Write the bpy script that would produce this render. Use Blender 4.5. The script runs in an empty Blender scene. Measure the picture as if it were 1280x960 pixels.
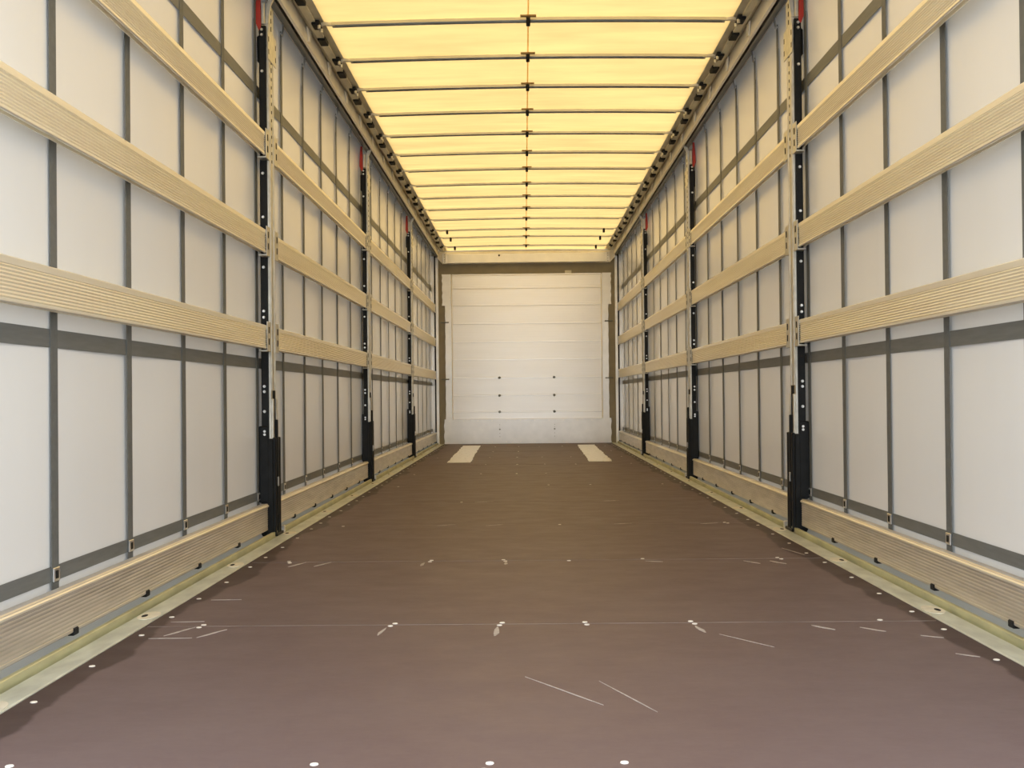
import bpy, math, random
from mathutils import Matrix, Vector

random.seed(7)
scn = bpy.context.scene
COL = scn.collection

# ------------------------------------------------------------------ camera
FPX, ROLL, PITCH, YAW = 1410.46, -0.0098, -0.0101, -0.0111
CAM = (-0.0388, 0.0, 0.6655)


def cam_rows():
    cr, sr = math.cos(ROLL), math.sin(ROLL)
    cp, sp = math.cos(PITCH), math.sin(PITCH)
    cy, sy = math.cos(YAW), math.sin(YAW)
    B = Matrix(((1, 0, 0), (0, 0, -1), (0, 1, 0)))
    Ry = Matrix(((cy, 0, -sy), (0, 1, 0), (sy, 0, cy)))
    Rp = Matrix(((1, 0, 0), (0, cp, -sp), (0, sp, cp)))
    Rr = Matrix(((cr, -sr, 0), (sr, cr, 0), (0, 0, 1)))
    return Rr @ Rp @ Ry @ B


RC = cam_rows()
cam_d = bpy.data.cameras.new('camera')
cam = bpy.data.objects.new('camera', cam_d)
COL.objects.link(cam)
rot = Matrix((RC[0], -RC[1], -RC[2])).transposed()
cam.matrix_world = Matrix.Translation(CAM) @ rot.to_4x4()
cam_d.sensor_width = 36.0
cam_d.lens = FPX * 36.0 / 1280.0
cam_d.clip_start = 0.05
cam_d.clip_end = 400
scn.camera = cam

# ------------------------------------------------------------------ sky, exposure
w = bpy.data.worlds.new('overcast_sky')
scn.world = w
w.use_nodes = True
bg = w.node_tree.nodes['Background']
bg.inputs[0].default_value = (0.89, 0.95, 1.0, 1)
bg.inputs[1].default_value = 1.0
scn.view_settings.view_transform = 'Standard'
scn.view_settings.look = 'None'
scn.view_settings.gamma = 1.0
scn.view_settings.exposure = 1.55
scn.view_settings.use_curve_mapping = False
scn.cycles.max_bounces = 16
scn.cycles.diffuse_bounces = 10
scn.cycles.glossy_bounces = 6
scn.cycles.transmission_bounces = 10

# ------------------------------------------------------------------ dimensions
S = 3.405                       # bay length
YB = 15.60                      # bulkhead inner plane
YR = 1.98                       # rear edge of the load floor
POSTS = [5.44 + S * k for k in (2, 1, 0)]      # counted from the bulkhead
XC = 1.316                      # curtain fabric
XP = 1.252                      # inner face of the posts
XS = 1.255                      # inner face of the slats
XE = 1.158                      # edge of the plywood
ORD = ['first', 'second', 'third', 'fourth', 'fifth', 'sixth', 'seventh', 'eighth', 'ninth', 'tenth',
       'eleventh', 'twelfth', 'thirteenth', 'fourteenth', 'fifteenth', 'sixteenth', 'seventeenth',
       'eighteenth', 'nineteenth', 'twentieth']
SIDE = {-1: 'left', 1: 'right'}


# ------------------------------------------------------------------ materials
class NT:
    def __init__(self, name):
        self.m = bpy.data.materials.new(name)
        self.m.use_nodes = True
        self.t = self.m.node_tree
        self.n = self.t.nodes
        self.b = self.n['Principled BSDF']
        self.out = self.n['Material Output']

    def node(self, typ, **kw):
        nd = self.n.new(typ)
        for k, v in kw.items():
            setattr(nd, k, v)
        return nd

    def link(self, a, b):
        self.t.links.new(a, b)

    def coords(self, scale=(1, 1, 1)):
        g = self.node('ShaderNodeNewGeometry')
        mp = self.node('ShaderNodeMapping')
        mp.inputs['Scale'].default_value = scale
        self.link(g.outputs['Position'], mp.inputs['Vector'])
        return mp.outputs[0]

    def noise(self, scale, detail=4, stretch=(1, 1, 1), rough=0.5):
        t = self.node('ShaderNodeTexNoise')
        t.inputs['Scale'].default_value = scale
        t.inputs['Detail'].default_value = detail
        t.inputs['Roughness'].default_value = rough
        self.link(self.coords(stretch), t.inputs['Vector'])
        return t.outputs['Fac']

    def ramp(self, fac, stops):
        r = self.node('ShaderNodeValToRGB')
        e = r.color_ramp.elements
        while len(e) < len(stops):
            e.new(0.5)
        for i, (p, c) in enumerate(stops):
            e[i].position = p
            e[i].color = (c[0], c[1], c[2], 1)
        self.link(fac, r.inputs[0])
        return r.outputs[0]

    def mix(self, fac, a, b, blend='MIX'):
        mx = self.node('ShaderNodeMix', data_type='RGBA', blend_type=blend)
        for s, v in ((mx.inputs[0], fac), (mx.inputs[6], a), (mx.inputs[7], b)):
            if isinstance(v, (int, float)):
                s.default_value = v
            elif isinstance(v, (tuple, list)):
                s.default_value = (v[0], v[1], v[2], 1)
            else:
                self.link(v, s)
        return mx.outputs[2]

    def bump(self, h, strength=0.2, dist=0.002):
        bp = self.node('ShaderNodeBump')
        bp.inputs['Strength'].default_value = strength
        bp.inputs['Distance'].default_value = dist
        self.link(h, bp.inputs['Height'])
        self.link(bp.outputs[0], self.b.inputs['Normal'])
        return bp.outputs[0]

    def base(self, c, rough=0.5, metal=0.0, spec=0.5):
        if isinstance(c, (tuple, list)):
            self.b.inputs['Base Color'].default_value = (c[0], c[1], c[2], 1)
        else:
            self.link(c, self.b.inputs['Base Color'])
        if isinstance(rough, (int, float)):
            self.b.inputs['Roughness'].default_value = rough
        else:
            self.link(rough, self.b.inputs['Roughness'])
        self.b.inputs['Metallic'].default_value = metal
        self.b.inputs['Specular IOR Level'].default_value = spec
        return self


def simple(name, c, rough=0.5, metal=0.0, var=0.12, scale=12, stretch=(1, 1, 1), spec=0.5, bump=0.0):
    t = NT(name)
    f = t.noise(scale, 4, stretch)
    lo = tuple(x * (1 - var) for x in c)
    hi = tuple(min(1, x * (1 + var)) for x in c)
    t.base(t.ramp(f, [(0.3, lo), (0.7, hi)]), rough, metal, spec)
    if bump:
        t.bump(f, bump, 0.002)
    return t.m


def fabric(name, refl, trans, mixf, nz, stretch, var, weave=0.08, gloss=0.0):
    """coated tarpaulin: diffuse reflection plus diffuse light passing through"""
    t = NT(name)
    f = t.noise(nz, 5, stretch, 0.55)
    vr = t.ramp(f, [(0.3, (1 - var,) * 3), (0.72, (1.0,) * 3)])
    d = t.node('ShaderNodeBsdfDiffuse')
    tr = t.node('ShaderNodeBsdfTranslucent')
    t.link(t.mix(1.0, refl, vr, 'MULTIPLY'), d.inputs[0])
    t.link(t.mix(1.0, trans, vr, 'MULTIPLY'), tr.inputs[0])
    mx = t.node('ShaderNodeMixShader')
    mx.inputs[0].default_value = mixf
    t.link(d.outputs[0], mx.inputs[1])
    t.link(tr.outputs[0], mx.inputs[2])
    bp = t.node('ShaderNodeBump')
    bp.inputs['Strength'].default_value = weave
    bp.inputs['Distance'].default_value = 0.01
    t.link(t.noise(3.0, 2, (1, 0.6, 1)), bp.inputs['Height'])
    t.link(bp.outputs[0], d.inputs['Normal'])
    last = mx.outputs[0]
    if gloss:
        fr = t.node('ShaderNodeFresnel')
        fr.inputs['IOR'].default_value = 1.45
        gl = t.node('ShaderNodeBsdfGlossy')
        gl.inputs['Roughness'].default_value = gloss
        gl.inputs['Color'].default_value = (1, 1, 1, 1)
        m2 = t.node('ShaderNodeMixShader')
        t.link(fr.outputs[0], m2.inputs[0])
        t.link(last, m2.inputs[1])
        t.link(gl.outputs[0], m2.inputs[2])
        last = m2.outputs[0]
    t.link(last, t.out.inputs['Surface'])
    t.n.remove(t.b)
    return t.m


M = {}
M['curtain'] = fabric('white_curtain_tarpaulin', (0.83, 0.82, 0.80), (0.84, 0.84, 0.83), 0.06, 1.6, (1, 1, 0.4), 0.05, gloss=0.26)
M['roof'] = fabric('yellow_roof_tarpaulin', (0.90, 0.75, 0.42), (1.0, 0.645, 0.235), 0.475, 5.0, (0.3, 1.3, 1), 0.22)
M['strap'] = simple('grey_webbing', (0.135, 0.14, 0.135), 0.6, 0, 0.1, 60, (1, 1, 1))
M['band'] = simple('grey_reinforcement', (0.15, 0.155, 0.15), 0.48, 0, 0.1, 30, (1, 0.3, 3))
M['alu'] = simple('mill_aluminium', (0.97, 0.91, 0.78), 0.30, 0.55, 0.05, 5, (1, 0.2, 6))
M['alu_low'] = simple('scuffed_aluminium', (0.76, 0.73, 0.70), 0.38, 0.8, 0.12, 9, (1, 0.5, 4))
M['galv'] = simple('galvanised_steel', (0.66, 0.64, 0.58), 0.45, 0.85, 0.12, 25)
M['rail'] = simple('chromated_zinc_rail', (0.64, 0.67, 0.60), 0.42, 0.5, 0.16, 18, (1, 0.4, 1))
M['lip'] = simple('chromated_zinc_lip', (0.55, 0.53, 0.33), 0.4, 0.5, 0.2, 18, (1, 0.3, 1))
M['cream'] = simple('cream_aluminium', (0.90, 0.86, 0.76), 0.5, 0.0, 0.05, 8)
M['dark_alu'] = simple('anodised_track', (0.20, 0.20, 0.18), 0.45, 0.6, 0.15, 12, (1, 0.2, 1))
M['olive'] = simple('olive_track', (0.56, 0.53, 0.42), 0.45, 0.4, 0.18, 12, (1, 0.4, 1))
M['black'] = simple('black_enamel', (0.008, 0.009, 0.010), 0.5, 0, 0.3, 20, spec=0.25)
M['rubber'] = simple('black_rubber', (0.012, 0.012, 0.013), 0.7, 0, 0.3, 20, spec=0.25)
M['hole'] = simple('dark_opening', (0.012, 0.011, 0.010), 0.9, 0, 0.1, 20)
M['red'] = simple('red_enamel', (0.50, 0.040, 0.028), 0.4, 0, 0.12, 20)
M['zinc'] = simple('bright_zinc', (0.80, 0.80, 0.80), 0.3, 0.9, 0.08, 30)
M['white'] = simple('white_paint', (0.95, 0.96, 0.97), 0.25, 0.35, 0.05, 9)
M['sticker'] = simple('paper_sticker', (0.80, 0.76, 0.62), 0.6, 0, 0.05, 9)
M['bow'] = simple('galvanised_bow', (0.55, 0.54, 0.50), 0.30, 1.0, 0.08, 10)
M['tab'] = simple('brown_fabric_tab', (0.32, 0.20, 0.07), 0.8, 0, 0.1, 20)
M['back'] = simple('bulkhead_frame', (0.28, 0.24, 0.16), 0.45, 0.3, 0.12, 6)
M['chip'] = simple('bare_wood_chip', (0.80, 0.76, 0.70), 0.7, 0, 0.1, 60)
M['recess'] = simple('lashing_recess_zinc', (0.78, 0.74, 0.62), 0.5, 0.3, 0.1, 30)
M['scuff'] = simple('pale_scuff', (0.42, 0.37, 0.34), 0.7, 0, 0.2, 60)
M['joint'] = simple('worn_joint', (0.21, 0.165, 0.15), 0.7, 0, 0.3, 8)
M['ground'] = simple('yard_concrete', (0.36, 0.36, 0.35), 0.9, 0, 0.15, 2)


def panel_mat():
    t = NT('bulkhead_panel')
    f = t.noise(3, 4, (0.4, 1, 3))
    t.base(t.ramp(f, [(0.3, (0.93, 0.91, 0.88)), (0.7, (0.97, 0.96, 0.94))]), 0.25, 0.5)
    return t.m


def wear_mat():
    t = NT('white_wear_plate')
    f = t.noise(22, 6, (1, 0.35, 1), 0.7)
    t.base(t.ramp(f, [(0.30, (0.45, 0.40, 0.33)), (0.42, (0.90, 0.90, 0.88)), (0.8, (0.96, 0.96, 0.95))]), 0.28)
    return t.m


def floor_mat():
    """phenolic coated plywood: purple brown, fine streaks across the load floor, damp dark edges"""
    t = NT('phenolic_plywood')
    streak = t.noise(34, 10, (0.8, 2.0, 1), 0.8)
    blot = t.noise(2.3, 7, (1, 0.7, 1), 0.68)
    col = t.ramp(streak, [(0.25, (0.112, 0.072, 0.071)), (0.5, (0.124, 0.082, 0.081)), (0.78, (0.140, 0.097, 0.095))])
    col = t.mix(t.ramp(blot, [(0.35, (0, 0, 0)), (0.75, (0.42,) * 3)]), col, (0.165, 0.122, 0.115))
    # damp, darker margin along both side rails with a ragged inner border
    g = t.node('ShaderNodeNewGeometry')
    sx = t.node('ShaderNodeSeparateXYZ')
    t.link(g.outputs['Position'], sx.inputs[0])
    ab = t.node('ShaderNodeMath', operation='ABSOLUTE')
    t.link(sx.outputs[0], ab.inputs[0])
    e = t.noise(1.6, 5, (0.2, 1, 1), 0.55)
    ma = t.node('ShaderNodeMath', operation='MULTIPLY_ADD')
    t.link(e, ma.inputs[0])
    ma.inputs[1].default_value = 0.22
    t.link(ab.outputs[0], ma.inputs[2])
    edge = t.ramp(ma.outputs[0], [(0.0, (0, 0, 0)), (1.0, (1, 1, 1))])
    r = edge.node.color_ramp
    mr = t.node('ShaderNodeMapRange')
    mr.inputs['From Min'].default_value = 1.190
    mr.inputs['From Max'].default_value = 1.202
    t.link(ma.outputs[0], mr.inputs['Value'])
    col = t.mix(mr.outputs[0], col, t.mix(1.0, col, (0.42, 0.36, 0.36), 'MULTIPLY'))
    ro = t.ramp(t.noise(6, 6, (0.8, 1.2, 1), 0.65), [(0.3, (0.46,) * 3), (0.7, (0.56,) * 3)])
    t.base(col, ro, 0, 0.3)
    t.bump(t.noise(160, 3, (0.6, 1.4, 1)), 0.10, 0.001)
    return t.m


M['panel'] = panel_mat()
M['wear'] = wear_mat()
M['floor'] = floor_mat()


# ------------------------------------------------------------------ geometry helpers
class MB:
    def __init__(self):
        self.v, self.f = [], []

    def poly(self, verts, faces):
        o = len(self.v)
        self.v += [tuple(p) for p in verts]
        self.f += [tuple(i + o for i in f) for f in faces]
        return self

    def box(self, x0, x1, y0, y1, z0, z1, ch=0.0):
        x0, x1 = min(x0, x1), max(x0, x1)
        y0, y1 = min(y0, y1), max(y0, y1)
        z0, z1 = min(z0, z1), max(z0, z1)
        if ch <= 0:
            v = [(x, y, z) for z in (z0, z1) for y in (y0, y1) for x in (x0, x1)]
            return self.poly(v, [(0, 2, 3, 1), (4, 5, 7, 6), (0, 1, 5, 4), (2, 6, 7, 3), (0, 4, 6, 2), (1, 3, 7, 5)])
        ch = min(ch, (x1 - x0) * .49, (y1 - y0) * .49, (z1 - z0) * .49)
        v, idx = [], {}
        for sx in (0, 1):
            for sy in (0, 1):
                for sz in (0, 1):
                    cx, cy, cz = (x0, x1)[sx], (y0, y1)[sy], (z0, z1)[sz]
                    ix, iy, iz = cx + ch * (1 - 2 * sx), cy + ch * (1 - 2 * sy), cz + ch * (1 - 2 * sz)
                    for a, p in ((0, (cx, iy, iz)), (1, (ix, cy, iz)), (2, (ix, iy, cz))):
                        idx[(sx, sy, sz, a)] = len(v)
                        v.append(p)
        F = []
        for a in range(3):
            for s in (0, 1):
                b, c = [k for k in range(3) if k != a]
                q = []
                for sb, sc in ((0, 0), (1, 0), (1, 1), (0, 1)):
                    k = [0, 0, 0]
                    k[a], k[b], k[c] = s, sb, sc
                    q.append(idx[(k[0], k[1], k[2], a)])
                F.append(tuple(q) if (s == 1) != (a == 1) else tuple(reversed(q)))
        for a in range(3):          # edges running along axis a
            b, c = [k for k in range(3) if k != a]
            for sb in (0, 1):
                for sc in (0, 1):
                    q = []
                    for s, fa in ((0, b), (1, b), (1, c), (0, c)):
                        k = [0, 0, 0]
                        k[a], k[b], k[c] = s, sb, sc
                        q.append(idx[(k[0], k[1], k[2], fa)])
                    F.append(tuple(q))
        for sx in (0, 1):
            for sy in (0, 1):
                for sz in (0, 1):
                    F.append(tuple(idx[(sx, sy, sz, a)] for a in range(3)))
        return self.poly(v, F)

    def prism(self, prof, y0, y1):
        """closed (x, z) outline swept along Y"""
        n = len(prof)
        v = [(x, y0, z) for x, z in prof] + [(x, y1, z) for x, z in prof]
        F = [(i, (i + 1) % n, (i + 1) % n + n, i + n) for i in range(n)]
        F += [tuple(reversed(range(n))), tuple(range(n, 2 * n))]
        return self.poly(v, F)

    def prism_z(self, prof, z0, z1):
        """closed (x, y) outline swept along Z"""
        n = len(prof)
        v = [(x, y, z0) for x, y in prof] + [(x, y, z1) for x, y in prof]
        F = [(i, (i + 1) % n, (i + 1) % n + n, i + n) for i in range(n)]
        F += [tuple(reversed(range(n))), tuple(range(n, 2 * n))]
        return self.poly(v, F)

    def prism_x(self, prof, x0, x1):
        """closed (y, z) outline swept along X"""
        n = len(prof)
        v = [(x0, y, z) for y, z in prof] + [(x1, y, z) for y, z in prof]
        F = [(i, (i + 1) % n, (i + 1) % n + n, i + n) for i in range(n)]
        F += [tuple(reversed(range(n))), tuple(range(n, 2 * n))]
        return self.poly(v, F)

    def cyl(self, a, b, r, n=10, r2=None):
        a, b = Vector(a), Vector(b)
        d = (b - a).normalized()
        u = d.orthogonal().normalized()
        w_ = d.cross(u)
        r2 = r if r2 is None else r2
        v = []
        for p, rr in ((a, r), (b, r2)):
            for i in range(n):
                t = 2 * math.pi * i / n
                v.append(p + u * (rr * math.cos(t)) + w_ * (rr * math.sin(t)))
        F = [(i, (i + 1) % n, (i + 1) % n + n, i + n) for i in range(n)]
        F += [tuple(reversed(range(n))), tuple(range(n, 2 * n))]
        return self.poly(v, F)

    def mesh(self, name, mat, smooth=False):
        me = bpy.data.meshes.new(name)
        me.from_pydata(self.v, [], self.f)
        import bmesh
        bm = bmesh.new()
        bm.from_mesh(me)
        bmesh.ops.recalc_face_normals(bm, faces=bm.faces)
        bm.to_mesh(me)
        bm.free()
        if smooth:
            for p in me.polygons:
                p.use_smooth = True
        me.materials.append(mat)
        return me

    def build(self, name, mat, parent=None, smooth=False, loc=None):
        return put(self.mesh(name, mat, smooth), name, parent, loc)


def put(me, name, parent=None, loc=None):
    o = bpy.data.objects.new(name, me)
    COL.objects.link(o)
    if loc:
        o.location = loc
    if parent is not None:
        o.parent = parent
    return o


def empty(name, loc):
    o = bpy.data.objects.new(name, None)
    COL.objects.link(o)
    o.empty_display_size = 0.1
    o.location = loc
    return o


def tag(o, label=None, cat=None, group=None, kind=None):
    for k, v in (('label', label), ('category', cat), ('group', group), ('kind', kind)):
        if v:
            o[k] = v
    return o


def copy_tree(o, loc, parent=None):
    c = o.copy()
    COL.objects.link(c)
    c.parent = parent
    c.location = loc
    for ch in list(o.children):
        copy_tree(ch, ch.location, c)
    return c


# ------------------------------------------------------------------ ground outside
g = MB().box(-40, 40, -40, 60, -1.30, -1.20).build('ground', M['ground'])
tag(g, 'grey concrete yard the trailer stands on', 'ground', kind='structure')

# ------------------------------------------------------------------ floor
fl = MB().box(-XE - 0.05, XE + 0.05, YR, YB + 0.1, -0.12, -0.028).build('floor', M['black'])
tag(fl, 'brown phenolic plywood load floor of the trailer', 'floor', kind='structure')
seams = [2.03 + 1.263 * k for k in range(0, 11)] + [YB + 0.02]
yprev = YR
pieces = []
for ys in seams:
    if ys - yprev > 0.2:
        pieces.append((yprev, ys))
        yprev = ys
pieces[0] = (YR, pieces[0][1])
BOARD = []
for (a, b) in pieces:
    o = MB().box(-XE, XE, a + 0.0015, b - 0.0015, -0.030, random.uniform(-0.0006, 0.0004), 0.0012).build('floor_board', M['floor'], fl)
    BOARD.append((a, b, o))


def board_at(y):
    for a, b, o in BOARD:
        if a <= y < b:
            return o
    return BOARD[-1][2]


for ys in seams[1:-1]:
    up, dn = [], []
    for i in range(41):
        x = -XE + 0.01 + (2 * XE - 0.02) * i / 40
        h = 0.0022 * (0.55 + 0.45 * math.sin(i * 1.7 + ys) * math.sin(i * 0.31 + 2 * ys))
        up.append((x, ys + h))
        dn.append((x, ys - h))
    MB().prism_z(up + dn[::-1], -0.002, 0.0006).build('joint_filler', M['joint'], fl)

screw_me = MB().cyl((0, 0, -0.002), (0, 0, 0.0014), 0.0085, 10, 0.0075).mesh('screw', M['chip'])
for ys in [s for s in seams[:-1]]:
    for x in (-0.99, -0.43, -0.12, 0.14, 0.44, 0.985):
        for dy in (-0.018, 0.018):
            if ys + dy < YR + 0.01 or random.random() < (0.15 if ys < 5 else 0.5):
                continue
            put(screw_me, 'screw', board_at(ys + dy), (x + random.uniform(-0.012, 0.012), ys + dy, 0))
    for x in (-1.125, 1.125):
        for dy in (-0.12, 0.14, 0.45, 0.78):
            if YR + 0.02 < ys + dy < YB - 0.3:
                put(screw_me, 'screw', board_at(ys + dy), (x + random.uniform(-0.006, 0.006), ys + dy, 0))

# pale scuffs: (x, y, length, angle from +Y in degrees, width)
scuffs = [(-1.03, 3.22, 0.13, 24, .010), (-0.93, 3.19, 0.12, 28, .010), (-0.45, 3.20, 0.10, 6, .010),
          (-0.125, 3.19, 0.12, 2, .016), (0.45, 3.20, 0.09, -8, .014), (0.80, 3.21, 0.08, -38, .013),
          (0.93, 3.18, 0.08, -42, .010), (-1.03, 3.13, 0.12, 88, .006), (-1.05, 3.36, 0.10, 88, .005),
          (-1.03, 3.72, 0.10, 88, .005), (1.06, 3.08, 0.06, -60, .007), (1.07, 2.86, 0.06, -50, .008),
          (-0.95, 4.49, 0.13, 22, .012), (-0.85, 4.49, 0.12, 24, .012), (-0.45, 4.47, 0.08, 5, .014),
          (-0.12, 4.48, 0.07, 2, .014), (0.47, 4.50, 0.07, -70, .012), (0.95, 4.45, 0.09, -30, .012),
          (0.85, 4.46, 0.09, -34, .012), (1.08, 4.75, 0.22, -12, .007), (0.04, 2.55, 0.30, -34, .0035),
          (0.18, 2.50, 0.28, -22, .003), (0.55, 3.05, 0.20, -35, .003), (-0.20, 5.80, 0.10, 60, .012),
          (0.46, 5.82, 0.10, 75, .012), (0.90, 5.80, 0.10, 70, .012), (-0.45, 5.82, 0.10, 65, .012),
          (0.5, 7.08, 0.10, 80, .012), (-0.3, 7.08, 0.12, 75, .012)]
for (x, y, L, ang, wd) in scuffs:
    a = math.radians(ang)
    dx, dy = math.sin(a), math.cos(a)
    px, py = dy, -dx
    pts = []
    for t, k in ((-0.5, .25), (-0.2, 1), (0.2, .8), (0.5, .2)):
        j = random.uniform(-.12, .12) * wd
        pts.append((t * L, k * wd * .5, j))
    up = [(x + dx * t + px * (h + j), y + dy * t + py * (h + j)) for t, h, j in pts]
    dn = [(x + dx * t - px * (h - j), y + dy * t - py * (h - j)) for t, h, j in reversed(pts)]
    MB().prism_z(up + dn, -0.001, 0.0009).build('scuff_mark', M['scuff'], board_at(y))

# two worn white plates in front of the bulkhead
for sx, xs in ((-1, (-0.815, -0.585)), (1, (0.60, 0.83))):
    n = 26
    y0, y1 = 11.25, 15.0
    sk = 0.05 * sx
    up, dn = [], []
    for i in range(n + 1):
        t = i / n
        y = y0 + (y1 - y0) * t
        up.append((xs[0] + sk * t + random.uniform(-.008, .008), y))
        dn.append((xs[1] + sk * t + random.uniform(-.008, .008), y))
    o = MB().prism_z(up + dn[::-1], -0.002, 0.003).build('wear_plate', M['wear'], fl)
    o['label'] = 'white worn strip on the brown floor'

# ------------------------------------------------------------------ side rails of the floor
LASH = [2.41 + 1.03 * k for k in range(13)]
for sx in (-1, 1):
    prof = [(XE - 0.001, -0.10), (XE - 0.001, 0.0015), (XE + 0.004, 0.0035), (1.226, 0.0035), (1.230, -0.006), (1.236, -0.006), (1.238, 0.024),
            (1.250, 0.024), (1.2515, -0.03), (1.335, -0.03), (1.335, -0.10)]
    o = MB().prism([(sx * x, z) for x, z in prof], YR, YB).build('baseboard_' + SIDE[sx], M['rail'])
    tag(o, 'pale green zinc side rail with lashing recesses along the %s floor edge facing the bulkhead' % SIDE[sx], 'rail', kind='structure')
    MB().box(sx * 1.2362, sx * 1.2505, YR, YB - 0.02, -0.004, 0.0245, 0.002).build('lip', M['lip'], o)
    hole = [(0.031 * math.cos(t * math.pi / 8), 0.062 * math.sin(t * math.pi / 8)) for t in range(16)]
    rec_me = MB().prism_z(hole, 0.000, 0.0052).mesh('lashing_recess', M['recess'])
    slot = [(0.008 * math.cos(t * math.pi / 6), -0.010 + 0.020 * math.sin(t * math.pi / 6)) for t in range(12)]
    slot_me = MB().prism_z(slot, 0.001, 0.0064).mesh('slot', M['hole'])
    for y in LASH:
        r = put(rec_me, 'lashing_recess', o, (sx * 1.192, y, 0))
        put(slot_me, 'slot', r, (sx * 0.010, 0, 0))

# ------------------------------------------------------------------ curtains
STRAPS = [3.035 + 0.5805 * k for k in range(-1, 22)]
ZTOP = 2.70


def bulge(y, z):
    return 0.004 * math.sin(y * 5.4 + 1.3 * z) * math.sin(math.pi * min(1, max(0, z / 2.6)))


for sx in (-1, 1):
    ny, nz = 138, 14
    v, f = [], []
    for j in range(nz + 1):
        z = -0.10 + (ZTOP + 0.10) * j / nz
        for i in range(ny + 1):
            y = YR + (YB - 0.01 - YR) * i / ny
            v.append((sx * (XC + 0.002 + bulge(y, z)), y, z))
    for j in range(nz):
        for i in range(ny):
            a = j * (ny + 1) + i
            f.append((a, a + 1, a + ny + 2, a + ny + 1))
    cu = MB().poly(v, f).build('wall_' + SIDE[sx], M['curtain'], smooth=True)
    if cu.data.polygons[0].normal.x * sx > 0:      # face the load space
        cu.data.flip_normals()
    tag(cu, 'white tarpaulin curtain with grey straps, on the %s when facing the bulkhead' % SIDE[sx], 'curtain', kind='structure')
    for z0, z1 in ((0.177, 0.218), (0.806, 0.856), (2.112, 2.168)):
        MB().box(sx * (XC - 0.003), sx * (XC - 0.0045), YR + 0.01, YB - 0.02, z0, z1).build('reinforcement_band', M['band'], cu)
    st_me = MB().box(sx * (XC - 0.0048), sx * (XC - 0.0068), -0.023, 0.023, 0.02, 2.47).box(
        sx * (XC - 0.005), sx * (XC - 0.009), -0.014, 0.014, 2.45, 2.60).mesh('strap', M['strap'])
    bk = MB().box(sx * (XC - 0.007), sx * (XC - 0.0115), -0.021, 0.021, 0.176, 0.214, 0.002)
    bk_me = bk.mesh('buckle', M['zinc'])
    ey_me = MB().box(sx * (XC - 0.011), sx * (XC - 0.0128), -0.009, 0.009, 0.184, 0.206, 0.001).mesh('buckle_tongue', M['black'])
    hg = MB().cyl((sx * (XC - 0.012), 0, 2.58), (sx * (XC - 0.020), 0, 2.66), 0.007, 8)
    hg.cyl((sx * (XC - 0.012), -0.018, 2.585), (sx * (XC - 0.012), 0.018, 2.585), 0.005, 8)
    hg_me = hg.mesh('roller_hanger', M['zinc'])
    for y in STRAPS:
        if not (YR + 0.1 < y < YB - 0.03):
            continue
        s = put(st_me, 'strap', cu, (0, y, 0))
        put(bk_me, 'buckle', s)
        put(ey_me, 'buckle_tongue', s)
        put(hg_me, 'roller_hanger', s)

# ------------------------------------------------------------------ roof rails
BOWS = [15.03, 14.18, 13.53, 12.73, 12.03, 11.32, 10.64, 9.94, 9.28, 8.60, 7.94, 7.29, 6.65, 6.00,
        5.34, 4.68, 4.02, 3.36, 2.70]
for k, sx in ((1, -1), (2, 1)):
    # cream inner box face
    o = MB().prism([(sx * x, z) for x, z in ((1.200, 2.588), (1.206, 2.700), (1.30, 2.72), (1.335, 2.72), (1.335, 2.66), (1.215, 2.655), (1.215, 2.588))],
                   YR, YB).build('trim_%d' % k, M['cream'])
    tag(o, 'cream roof rail with dark curtain track, on the %s when facing the bulkhead' % SIDE[sx], 'rail', kind='structure')
    # curtain track under it
    MB().prism([(sx * x, z) for x, z in ((1.232, 2.588), (1.232, 2.632), (1.246, 2.632), (1.246, 2.588))], YR, YB - 0.02).build('curtain_track', M['dark_alu'], o)
    MB().prism([(sx * x, z) for x, z in ((1.2155, 2.600), (1.2155, 2.655), (1.300, 2.655), (1.300, 2.640), (1.228, 2.636), (1.226, 2.600))], YR, YB - 0.02).build('track_channel', M['dark_alu'], o)
    # sliding-bow track along the roof edge
    MB().prism([(sx * x, z) for x, z in ((1.128, 2.652), (1.128, 2.690), (1.215, 2.705), (1.2005, 2.682), (1.165, 2.652))], YR, YB - 0.05).build('bow_track', M['olive'], o)
    MB().prism([(sx * x, z) for x, z in ((1.092, 2.672), (1.092, 2.692), (1.128, 2.692), (1.128, 2.664))], YR, YB - 0.05).build('fabric_keder', M['olive'], o)
    gus = MB().prism_x([(-0.05, 2.672), (0.05, 2.672), (0.012, 2.602), (-0.012, 2.602)], sx * 1.1995, sx * 1.190).mesh('gusset', M['cream'])
    clip = MB().box(sx * 1.122, sx * 1.166, -0.055, 0.055, 2.640, 2.664, 0.004).mesh('track_clip', M['rubber'])
    for a, b in zip(BOWS[:-1], BOWS[1:]):
        put(clip, 'track_clip', o, (0, (a + b) / 2 - 0.06, 0))
    for b in BOWS:
        put(gus, 'gusset', o, (0, b + 0.12, 0))

# ------------------------------------------------------------------ roof tarpaulin
ZBOW = 2.645
nx, ny = 24, 360
v, f = [], []
bs = sorted(BOWS + [YR, YB - 0.12])
for j in range(ny + 1):
    y = YR + (YB - 0.02 - YR) * j / ny
    lo = max([b for b in bs if b <= y + 1e-6])
    hi = min([b for b in bs if b > y] + [YB])
    t = (y - lo) / max(1e-6, hi - lo)
    for i in range(nx + 1):
        x = -1.128 + 2.256 * i / nx
        sag = 0.010 * math.sin(math.pi * t) * (1 - (x / 1.128) ** 4)
        cr = 0.014 * (1 - (x / 1.1) ** 2)
        v.append((x, y, ZBOW + 0.0165 + cr + 0.012 - sag * 0.8))
for j in range(ny):
    for i in range(nx):
        a = j * (nx + 1) + i
        f.append((a, a + 1, a + nx + 2, a + nx + 1))
ce = MB().poly(v, f).build('ceiling', M['roof'], smooth=True)
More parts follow.
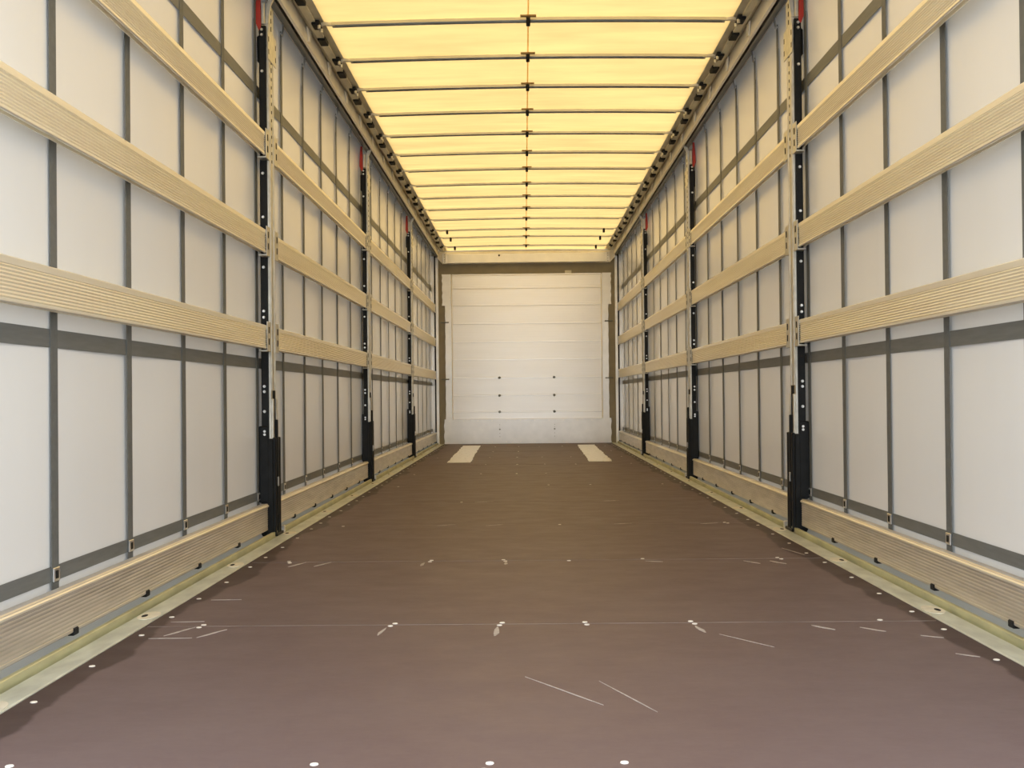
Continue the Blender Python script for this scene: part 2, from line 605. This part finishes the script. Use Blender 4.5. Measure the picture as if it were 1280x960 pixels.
tag(ce, 'translucent yellow tarpaulin sliding roof above the roof bows', 'roof', kind='structure')
sm = MB()
for j in range(0, ny, 3):
    y0 = YR + (YB - 0.02 - YR) * j / ny
    y1 = YR + (YB - 0.02 - YR) * min(ny, j + 3) / ny
    za = v[j * (nx + 1) + nx // 2][2]
    zb = v[min(ny, j + 3) * (nx + 1) + nx // 2][2]
    sm.poly([(-0.004, y0, za - 0.001), (0.004, y0, za - 0.001), (0.004, y1, zb - 0.001), (-0.004, y1, zb - 0.001)], [(0, 1, 2, 3)])
sm.build('weld_seam', M['roof'], ce)


# ------------------------------------------------------------------ roof bows
def make_bow():
    root = empty('roof_bow', (0, 0, 0))
    mb = MB()
    n = 16
    vs, fs = [], []
    for i in range(n + 1):
        x = -1.05 + 2.10 * i / n
        c = 0.014 * (1 - (x / 1.1) ** 2)
        for (dy, dz) in ((-0.025, 0.0), (-0.025, 0.015), (0.025, 0.015), (0.025, 0.0), (0.021, 0.0), (0.021, 0.012), (-0.021, 0.012), (-0.021, 0.0)):
            vs.append((x, dy, ZBOW + c + dz))
    for i in range(n):
        for k in range(8):
            a, b = i * 8 + k, i * 8 + (k + 1) % 8
            fs.append((a, b, b + 8, a + 8))
    fs += [tuple(range(8)), tuple(reversed(range(n * 8, n * 8 + 8)))]
    mb.poly(vs, fs).build('cross_bar', M['bow'], root)
    for s in (-1, 1):
        e = MB().prism([(s * x, z) for x, z in ((1.035, 2.650), (1.035, 2.660), (1.085, 2.668), (1.12, 2.660), (1.12, 2.640), (1.085, 2.652))], -0.012, 0.012)
        e.build('end_arm', M['galv'], root)
        c = MB().box(s * 1.105, s * 1.150, -0.060, 0.035, 2.638, 2.664, 0.005).build('carriage', M['rubber'], root)
        for yy in (-0.045, 0.02):
            MB().cyl((s * 1.11, yy, 2.640), (s * 1.11, yy, 2.622), 0.009, 8).build('roller', M['galv'], c)
    MB().box(-0.042, 0.042, -0.075, -0.052, 2.664, 2.671).build('fabric_tab', M['tab'], root)
    MB().box(-0.011, 0.011, -0.028, 0.028, ZBOW - 0.004, ZBOW + 0.032, 0.003).build('centre_clip', M['rubber'], root)
    return root


bow0 = make_bow()
for i, y in enumerate(BOWS):
    o = bow0 if i == 0 else copy_tree(bow0, (0, y, 0))
    o.location = (0, y, 0)
    tag(o, 'galvanised roof bow under the yellow roof, %s from the bulkhead' % ORD[i], 'roof bow', 'roof bows under the yellow roof')
side_clip = MB().box(-0.012, 0.012, -0.028, 0.028, ZBOW - 0.034, ZBOW + 0.012, 0.003).mesh('side_clip', M['rubber'])
for i in range(3):
    b = [o for o in COL.objects if o.name.startswith('roof_bow') and abs(o.location.y - BOWS[i]) < 1e-4][0]
    for x in (-0.95, 0.93):
        put(side_clip, 'side_clip', b, (x, 0, 0))


# ------------------------------------------------------------------ slats
def slat_profile(h, n, x_in, x_out, amp, top):
    """ribbed extrusion, inner side at x_in: plain border at top and bottom, n round ribs between"""
    p = [(x_out, 0.0), (x_out - 0.003, 0.0), (x_out - 0.003, 0.016), (x_in + 0.007, 0.016), (x_in + 0.007, 0.0), (x_in + 0.003, 0.0), (x_in, 0.003), (x_in, 0.010)]
    a, b = 0.010, h - top
    for i in range(n):
        z0 = a + (b - a) * i / n
        d = (b - a) / n
        p += [(x_in + amp, z0 + 0.12 * d), (x_in + amp * 0.3, z0 + 0.30 * d), (x_in, z0 + 0.52 * d), (x_in + amp * 0.25, z0 + 0.76 * d), (x_in + amp, z0 + 0.92 * d)]
    p += [(x_in, b + 0.001), (x_in, h - 0.003), (x_in + 0.003, h), (x_out, h)]
    return p


bays = []
edges = [YB - 0.03] + POSTS + [YR + 0.10]
for k in range(4):
    far = edges[k] - (0.126 if k > 0 else 0.05)
    near = edges[k + 1] + (0.126 if k < 3 else 0.02)
    bays.append((near, far))
SL = [('top', 1.814, 1.926), ('middle', 1.350, 1.462), ('lowest', 0.897, 1.009)]
for sx in (-1, 1):
    for k, (a, b) in enumerate(bays):
        for nm, z0, z1 in SL:
            root = empty('side_slat', (sx * XS, (a + b) / 2, z0))
            L = (b - a) / 2
            prof = slat_profile(z1 - z0, 9, 0.0, 0.026, 0.0042, 0.020)
            MB().prism([(sx * x, z) for x, z in prof], -L, L).build('ribbed_plank', M['alu'], root)
            for e in (-1, 1):
                MB().box(sx * 0.001, sx * 0.025, e * (L - 0.004), e * (L + 0.006), 0.002, z1 - z0 - 0.002, 0.002).build('end_cap', M['rubber'], root)
            tag(root, '%s ribbed aluminium slat, %s bay from the bulkhead, %s side facing it' % (nm, ORD[k], SIDE[sx]), 'slat', 'aluminium side slats')
        root = empty('bottom_board', (sx * XS, (a + b) / 2, 0.040))
        prof = slat_profile(0.126, 9, 0.0, 0.028, 0.0015, 0.022)
        MB().prism([(sx * x, z) for x, z in prof], -L - 0.0, L).build('ribbed_plank', M['alu_low'], root)
        MB().box(sx * -0.006, sx * 0.006, -L, L, 0.110, 0.121, 0.003).build('top_bead', M['alu'], root)
        for e in (-1, 1):
            MB().box(sx * 0.001, sx * 0.027, e * (L - 0.004), e * (L + 0.006), 0.002, 0.124, 0.002).build('end_cap', M['rubber'], root)
        for y in STRAPS:
            if a + 0.05 < y < b - 0.05:
                MB().box(sx * -0.003, sx * 0.018, y - (a + b) / 2 - 0.017, y - (a + b) / 2 + 0.017, -0.008, 0.012, 0.003).build('edge_clip', M['rubber'], root)
        tag(root, 'wide ribbed bottom board, %s bay from the bulkhead, %s side facing it' % (ORD[k], SIDE[sx]), 'board', 'aluminium bottom boards')


# ------------------------------------------------------------------ curtain posts
def make_post(sx):
    root = empty('curtain_post', (0, 0, 0))

    def X(x):
        return sx * x
    # galvanised inner channel with returned lips
    ch = MB()
    pr = [(XP, -0.055), (XP, 0.055), (1.2615, 0.055), (1.2615, 0.050), (XP + 0.004, 0.050), (XP + 0.004, 0.012), (XP + 0.007, 0.008), (XP + 0.007, -0.008),
          (XP + 0.004, -0.012), (XP + 0.004, -0.050), (1.2615, -0.050), (1.2615, -0.055)]
    ch.prism_z([(X(x), y) for x, y in pr], 0.46, 2.56)
    ch.build('post_channel', M['galv'], root)
    rb = MB()
    for yy in (-0.034, 0.034):
        rb.box(X(XP - 0.003), X(XP + 0.001), yy - 0.006, yy + 0.006, 0.70, 2.54, 0.001)
    rb.build('channel_rib', M['galv'], root)
    # black perforated plates on both faces across the bays
    MB().box(X(1.2615), X(1.296), -0.066, 0.060, 0.16, 2.45, 0.003).build('perforated_plate', M['black'], root)
    pf = MB()
    z = 0.62
    while z < 2.2:
        pf.cyl((X(1.281), -0.0668, z), (X(1.281), -0.060, z), 0.0055, 8)
        z += 0.055
    tag(pf.build('perforation', M['hole'], root), kind='stuff')
    for zz in (2.43, 2.405, 2.23, 1.74, 1.53, 1.29, 1.08, 1.05, 0.72, 0.695, 0.60, 0.505, 0.49):
        MB().cyl((X(1.281), -0.066, zz), (X(1.281), -0.0715, zz), 0.0075, 10, 0.006).build('bolt', M['zinc'], root)
    # dashes punched in the inner face
    pf = MB()
    z = 1.80
    while z < 2.54:
        pf.box(X(XP + 0.0062), X(XP - 0.0014), -0.005, 0.005, z, z + (0.022 if z > 2.2 else 0.014))
        z += 0.040
    tag(pf.build('punched_slot', M['hole'], root), kind='stuff')
    # sleeve pockets that hold the slat ends
    for nm, z0, z1 in SL:
        for e in (-1, 1):
            p = MB()
            p.box(X(1.2505), X(1.2545), e * 0.052, e * 0.1245, z0 - 0.012, z1 + 0.018, 0.001)
            p.box(X(1.2545), X(1.290), e * 0.055, e * 0.062, z0 - 0.012, z1 + 0.018, 0.001)
            p.box(X(1.250), X(1.290), e * 0.055, e * 0.126, z0 - 0.012, z0 - 0.004, 0.001)
            q = p.build('slat_pocket', M['galv'], root)
            for dz in (0.02, 0.075):
                MB().box(X(1.2492), X(1.2506), e * 0.084, e * 0.100, z0 + dz, z0 + dz + 0.030).build('pocket_slot', M['hole'], q)
    # upper stiffener box and guide plate
    MB().box(X(1.292), X(1.307), -0.062, 0.050, 2.275, 2.405, 0.008).build('stiffener_box', M['black'], root)
    gp = MB().box(X(1.247), X(1.2515), -0.080, 0.090, 2.285, 2.425, 0.002).build('guide_plate', M['galv'], root)
    for yy, zz in ((-0.070, 2.31), (-0.070, 2.37), (0.076, 2.31), (0.076, 2.37)):
        MB().box(X(1.2462), X(1.248), yy - 0.006, yy + 0.006, zz, zz + 0.024).build('guide_slot', M['hole'], gp)
    # red release lever on the bay side
    lv = [(-0.002, 2.62), (0.012, 2.62), (0.017, 2.55), (0.020, 2.465), (0.004, 2.425), (-0.006, 2.44)]
    MB().prism([(X(1.290 + x), z_) for x, z_ in lv], -0.072, -0.052).build('red_lever', M['red'], root)
    tag(MB().box(X(1.266), X(1.284), -0.070, -0.050, 2.455, 2.56, 0.003).build('lever_link', M['galv'], root))
    # bent steel arm that hangs the post from the curtain track
    arm = MB()
    pa = [(1.264, 2.46), (1.2505, 2.46), (1.238, 2.55), (1.208, 2.610), (1.206, 2.652), (1.228, 2.656), (1.250, 2.58)]
    arm.prism([(X(x), z_) for x, z_ in pa], -0.064, -0.046)
    arm.build('hanger_arm', M['galv'], root)
    MB().cyl((X(1.218), -0.070, 2.640), (X(1.218), 0.020, 2.640), 0.009, 10).build('hanger_roller', M['zinc'], root)
    # black foot housing with the folding lever in the middle
    ft = MB()
    ft.box(X(1.262), X(1.309), -0.070, 0.062, 0.165, 0.53, 0.004)
    ft.box(X(1.242), X(1.300), -0.068, 0.060, 0.010, 0.47, 0.004)
    ft.build('foot_housing', M['black'], root)
    for yy in (-0.045, 0.012, 0.046):
        MB().box(X(1.231), X(1.246), yy - 0.011, yy + 0.011, 0.004, 0.475, 0.003).build('foot_rib', M['black'], root)
    for yy in (-0.036, 0.034):
        MB().box(X(1.243), X(1.253), yy - 0.010, yy + 0.010, 0.46, 0.66, 0.002).build('lever_rail', M['galv'], root)
    MB().box(X(1.2465), X(1.2535), -0.018, 0.018, 0.40, 0.70, 0.001).build('lever_slot', M['hole'], root)
    MB().box(X(1.232), X(1.250), -0.010, 0.010, 0.10, 0.56, 0.003).build('folding_lever', M['black'], root)
    MB().box(X(1.2265), X(1.233), -0.016, -0.002, 0.24, 0.285, 0.002).build('lever_catch', M['zinc'], root)
    MB().box(X(1.222), X(1.258), 0.085, 0.110, 0.003, 0.040, 0.004).build('foot_latch', M['zinc'], root)
    MB().box(X(1.226), X(1.30), -0.05, 0.112, 0.003, 0.016, 0.002).build('foot_plate', M['black'], root)
    # side wings beyond the channel at lever height
    MB().box(X(1.246), X(1.262), 0.054, 0.064, 0.47, 0.55, 0.002).build('side_wing', M['black'], root)
    return root


for sx in (-1, 1):
    p0 = make_post(sx)
    for k, y in enumerate(POSTS):
        o = p0 if k == 0 else copy_tree(p0, (0, y, 0))
        o.location = (0, y, 0)
        tag(o, 'galvanised curtain post with black foot, %s from the bulkhead, %s side facing it' % (ORD[k], SIDE[sx]), 'post', 'curtain posts')

# rear pillars that close the last bay
for sx in (-1, 1):
    o = MB().box(sx * 1.235, sx * 1.335, YR - 0.02, YR + 0.115, -0.10, 2.72, 0.006).build('rear_pillar', M['galv'])
    tag(o, 'galvanised rear corner pillar at the open end, %s side facing the bulkhead' % SIDE[sx], 'pillar', kind='structure')

# ------------------------------------------------------------------ bulkhead
bk = MB().box(-1.335, 1.335, YB, YB + 0.10, -0.10, 2.74).build('wall_back', M['back'])
tag(bk, 'pale ribbed bulkhead closing the far end of the trailer', 'wall', kind='structure')
ZS = [0.335, 0.438, 0.668, 0.910, 1.163, 1.405, 1.660, 1.913, 2.150, 2.335]
for z0, z1 in zip(ZS[:-1], ZS[1:]):
    prof = [(YB + 0.001, z0 + 0.002), (YB - 0.020, z0 + 0.002), (YB - 0.022, z0 + 0.004)]
    n = max(3, int((z1 - z0 - 0.026) / 0.020))
    a, b = z0 + 0.006, z1 - 0.020
    for i in range(n):
        d = (b - a) / n
        zz = a + d * i
        prof += [(YB - 0.0197, zz + 0.10 * d), (YB - 0.0202, zz + 0.5 * d), (YB - 0.0197, zz + 0.90 * d)]
    prof += [(YB - 0.020, b + 0.001), (YB - 0.020, z1 - 0.002), (YB + 0.001, z1 - 0.002)]
    o = MB().prism_x(prof, -1.035, 1.035).build('bulkhead_panel', M['panel'], bk)
    MB().box(-1.034, 1.034, YB - 0.0245, YB, z1 - 0.011, z1 + 0.011, 0.004).build('joint_bead', M['panel'], bk)


def ragged(x0, x1, z0, z1, amp, n=18, inner=True):
    """white steel strip with a cut-out, scalloped outer edge"""
    pts = [(x0, z0), (x0, z1)]
    for i in range(n + 1):
        t = i / n
        k = amp * (0.5 + 0.5 * math.sin(i * 2.4)) * (1 if 0 < i < n else 0)
        pts.append((x1 - math.copysign(k, x1 - x0), z1 + (z0 - z1) * t))
    return pts


for sx in (-1, 1):
    MB().prism([(x, z) for x, z in ragged(sx * 1.032, sx * 1.128, 0.34, 1.915, 0.006, 22)], YB - 0.042, YB + 0.002).build('side_strip', M['white'], bk)
    MB().prism([(x, z) for x, z in ragged(sx * 1.040, sx * 1.170, 1.912, 2.345, 0.012, 10)], YB - 0.046, YB + 0.002).build('corner_plate', M['white'], bk)
    MB().box(sx * 1.028, sx * 1.038, YB - 0.046, YB - 0.020, 0.34, 2.33).build('edge_bead', M['cream'], bk)
    for z in (1.68, 0.895):
        h = MB().cyl((sx * 1.075, YB - 0.060, z), (sx * 1.185, YB - 0.060, z), 0.008, 8)
        h.cyl((sx * 1.085, YB - 0.065, z), (sx * 1.085, YB - 0.030, z), 0.011, 8)
        h.build('hook_pin', M['dark_alu'], bk)
    for z in (0.60, 1.15, 1.45, 2.0, 2.2):
        MB().cyl((sx * 1.06, YB - 0.049, z), (sx * 1.06, YB - 0.040, z), 0.007, 8).build('rivet', M['galv'], bk)
    # corner post
    MB().box(sx * 1.218, sx * 1.256, YB - 0.035, YB + 0.001, 0.0, 2.58, 0.003).build('corner_post', M['white'], bk)
    MB().box(sx * 1.256, sx * 1.276, YB - 0.030, YB + 0.001, -0.02, 2.60).build('corner_gasket', M['rubber'], bk)
    MB().box(sx * 1.276, sx * 1.325, YB - 0.012, YB + 0.001, -0.02, 2.60).build('corner_sheet', M['white'], bk)
# kick plate
kp = MB()
kp.prism([(x, z) for x, z in ([(-1.150 + 0.006 * math.sin(i * 1.9), 0.002 + 0.34 * i / 8) for i in range(9)] + [(1.150 + 0.006 * math.sin(i * 1.7), 0.342 - 0.34 * i / 8) for i in range(9)])],
         YB - 0.050, YB + 0.001)
k = kp.build('kick_plate', M['white'], bk)
for i in range(12):
    x = -1.08 + 2.16 * i / 11
    for z in (0.318, 0.03):
        MB().cyl((x, YB - 0.0535, z), (x, YB - 0.049, z), 0.0075, 8).build('rivet', M['galv'], k)
for x in (-0.385, 0.370):
    for z, r in ((0.912, 0.017), (0.665, 0.017), (0.440, 0.017)):
        MB().cyl((x, YB - 0.044, z), (x, YB - 0.026, z), r, 12, r * 1.15).build('bolt', M['dark_alu'], bk)
    for z, r in ((0.200, 0.012), (0.262, 0.005), (0.145, 0.005), (0.10, 0.005), (0.23, 0.004)):
        MB().cyl((x, YB - 0.056, z), (x, YB - 0.049, z), r, 10).build('bolt', M['dark_alu'], k)
# header beam
hb = MB().box(-1.145, 1.145, YB - 0.16, YB - 0.02, 2.485, 2.615, 0.006).build('header_beam', M['white'], bk)
MB().box(-1.15, 1.15, YB - 0.155, YB - 0.02, 2.613, 2.640, 0.004).build('top_flange', M['cream'], hb)
for sx in (-1, 1):
    MB().box(sx * 1.085, sx * 1.150, YB - 0.168, YB - 0.158, 2.480, 2.622, 0.003).build('end_plate', M['white'], hb)
    for z in (2.50, 2.53, 2.57, 2.60):
        MB().cyl((sx * 1.118, YB - 0.172, z), (sx * 1.118, YB - 0.166, z), 0.007, 8).build('bolt', M['dark_alu'], hb)
    MB().prism([(sx * x, z) for x, z in ((1.150, 2.485), (1.150, 2.640), (1.205, 2.660), (1.215, 2.59), (1.22, 2.56))], YB - 0.15, YB - 0.01).build('corner_bracket', M['cream'], hb)
MB().cyl((-0.37, YB - 0.166, 2.585), (-0.37, YB - 0.158, 2.585), 0.014, 10).build('drain_hole', M['hole'], hb)
tag(MB().box(0.535, 0.625, YB - 0.004, YB + 0.0, 2.350, 2.388).build('sticker', M['sticker'], bk), 'small cream sticker')
